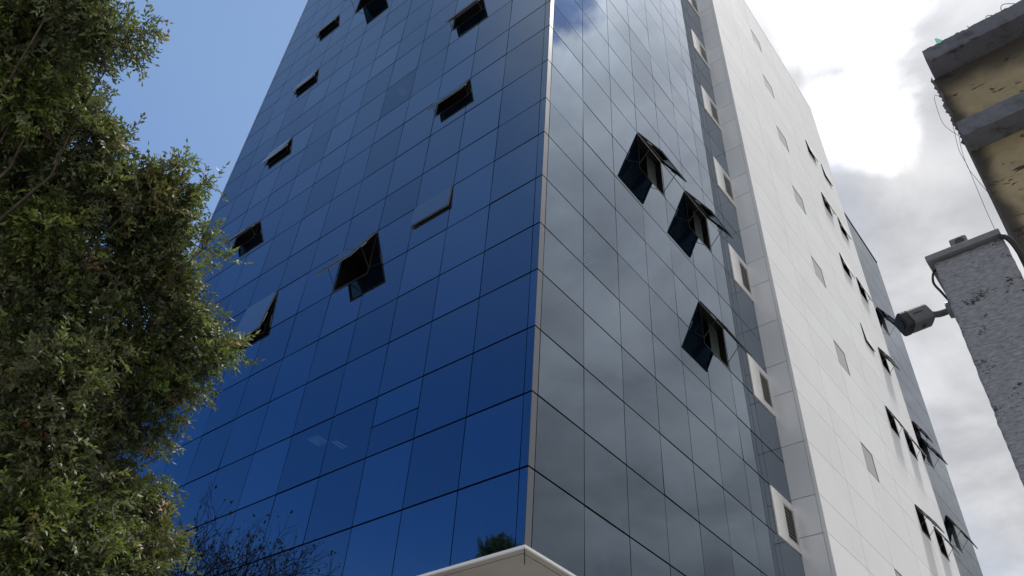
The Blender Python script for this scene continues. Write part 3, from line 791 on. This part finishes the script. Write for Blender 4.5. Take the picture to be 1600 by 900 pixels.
M['cable'] = plain('black_cable', (0.02, 0.02, 0.022), 0.6)
def smooth_path(pts, n=6):
    pts = [Vector(p) for p in pts]; out = []
    for i in range(len(pts) - 1):
        p0, p1, p2, p3 = pts[max(i - 1, 0)], pts[i], pts[i + 1], pts[min(i + 2, len(pts) - 1)]
        for j in range(n):
            t = j / n
            out.append(0.5 * ((2 * p1) + (-p0 + p2) * t + (2 * p0 - 5 * p1 + 4 * p2 - p3) * t * t + (-p0 + 3 * p1 - 3 * p2 + p3) * t ** 3))
    return out + [pts[-1]]
for pts, lab in (([(6.945, -2.86, 8.06), (6.900, -3.05, 7.89), (6.874, -3.05, 7.702), (6.866, -3.05, 7.524), (6.89, -3.05, 7.406), (6.93, -3.02, 7.33)], 'thin cable looping out from under the roof slab of the ochre house'),
                 ([(6.945, -3.02, 7.60), (6.913, -3.06, 7.344), (6.884, -3.07, 7.109), (6.888, -3.07, 6.909), (6.875, -3.07, 6.584), (6.863, -3.07, 6.182), (6.856, -3.06, 5.0), (6.86, -3.06, 3.2)], 'long thin cable hanging down behind the cement pillar'),
                 ([(6.94, -3.02, 7.37), (6.904, -3.05, 7.144), (6.886, -3.05, 6.93), (6.898, -3.05, 6.799), (6.945, -2.85, 6.70)], 'short cable running back to the ochre wall below the ledge')):
    tag(MB().tube(smooth_path(pts), 0.0019, 5).build('hanging_cable', M['cable'], None, True), lab, 'cable')

# ------------------------------------------------------------------ cement pillar with the security camera
PY = -5.80
pil = empty('cement_pillar', (6.75, PY, 0)); PO = Vector((6.75, PY, 0))
tag(pil, 'rough grey cement pillar with a flat cap at the edge of the view', 'pillar')
mb = ragged_box((6.632, PY, 0.0), (6.874, PY + 0.30, 3.815), (14, 10, 220), 0.0011, 0.0, 8); mb.v = [tuple(Vector(v) - PO) for v in mb.v]
mb.build('shaft', M['cement'], pil, True)
M['cap'] = plain('painted_steel_cap', (0.16, 0.16, 0.17), 0.5, 0.2, 0.12, 12)
cp = MB().box((6.613, PY - 0.022, 3.818), (6.874, PY + 0.32, 3.846)); cp.v = [tuple(Vector(v) - PO) for v in cp.v]
cp.build('cap', M['cap'], pil, bevel=0.003)

jb = empty('junction_box', (6.738, PY + 0.02, 3.846)); tag(jb, 'small grey box with a round sensor standing on the pillar cap', 'junction box')
MB().box((-0.030, -0.02, 0), (0.030, 0.05, 0.052)).build('housing', M['cap'], jb, bevel=0.006)
MB().tube([(0.004, -0.0215, 0.026), (0.004, -0.016, 0.026)], 0.017, 20).build('sensor', M['frame'], jb)
MB().tube([(-0.012, 0.01, 0.052), (-0.012, 0.01, 0.062)], 0.004, 8).build('screw', M['cap'], jb)

sc = empty('security_camera', (6.632, PY + 0.06, 3.632))
tag(sc, 'grey bullet security camera with black front bracketed to the cement pillar', 'security camera')
SO = Vector((6.632, PY + 0.06, 3.632))
M['cam_grey'] = plain('camera_grey', (0.10, 0.103, 0.112), 0.45, 0.1, 0.05, 10)
M['cam_black'] = plain('camera_black', (0.010, 0.010, 0.011), 0.45, 0.0)
MB().tube([(-0.001, 0, 0), (-0.020, 0, 0)], [0.034, 0.030], 20).build('base_plate', M['cam_grey'], sc, bevel=0.002)
front = Vector((-0.80, -0.46, -0.38)).normalized()
rear = Vector((-0.082, -0.035, -0.012))
MB().tube(smooth_path([(-0.016, 0, 0), (-0.036, -0.004, -0.004), (-0.055, -0.016, -0.010), rear - front * 0.004]), 0.0125, 12).build('arm', M['cam_grey'], sc, True)
def body(l0, l1, hw, mat, nm, rr=0.3, par=sc, bev=0.008):
    side = front.cross(Vector((0, 0, 1))).normalized(); up = side.cross(front)
    mb = MB(); n = len(mb.v); k = 20
    prof = []
    for i in range(k):
        a = 2 * math.pi * i / k; c, s_ = math.cos(a), math.sin(a)
        e = 0.42
        prof.append((math.copysign(abs(c) ** e, c) * hw, math.copysign(abs(s_) ** e, s_) * hw))
    for l, sc_ in ((l0, 0.90), (l0 + 0.006, 1.0), (l1 - 0.003, 1.0), (l1, 0.97)):
        mb.v += [tuple(rear + front * l + (side * a + up * b) * sc_) for a, b in prof]
    for q_ in range(3):
        for i in range(k): mb.f.append((q_ * k + i, q_ * k + (i + 1) % k, (q_ + 1) * k + (i + 1) % k, (q_ + 1) * k + i))
    mb.f.append(tuple(range(k))[::-1]); mb.f.append(tuple(3 * k + i for i in range(k)))
    return mb.build(nm, mat, par), side, up
bd, side, up = body(0.0, 0.084, 0.0365, M['cam_grey'], 'housing')
fr, _, _ = body(0.0845, 0.112, 0.0375, M['cam_black'], 'front_hood')
MB().tube([rear + front * 0.110, rear + front * 0.1160], 0.020, 20).build('lens', M['cam_black'], fr)
n_ = -side if (-side).dot(CAM - SO) > side.dot(CAM - SO) else side
lg = MB().bar(rear + front * 0.030 + n_ * 0.0368 + up * 0.004, rear + front * 0.068 + n_ * 0.0368 + up * 0.004, 0.0014, 0.0045, up); lg.build('lettering', M['cam_black'], bd)
MB().tube([rear + front * 0.045 - up * 0.034, rear + front * 0.045 - up * 0.040], 0.008, 12).build('screw', M['frame'], bd)
tag(MB().tube(smooth_path([(6.640, PY + 0.03, 3.812), (6.618, PY + 0.02, 3.79), (6.606, PY + 0.02, 3.745), (6.618, PY + 0.03, 3.70), (6.630, PY + 0.05, 3.665)]), 0.0045, 8).build('camera_cable', M['cable'], None, True),
    'black cable looping from the pillar cap down to the security camera bracket', 'cable')
tag(MB().tube(smooth_path([(6.870, PY - 0.012, 3.812), (6.888, PY - 0.005, 3.795), (6.90, PY + 0.02, 3.74), (6.905, PY + 0.06, 3.60), (6.905, PY + 0.08, 3.2), (6.905, PY + 0.08, 1.0)]), 0.010, 8).build('conduit', M['cable'], None, True),
    'thick black conduit running down the far side of the cement pillar', 'conduit')
print('leaves', nl1)
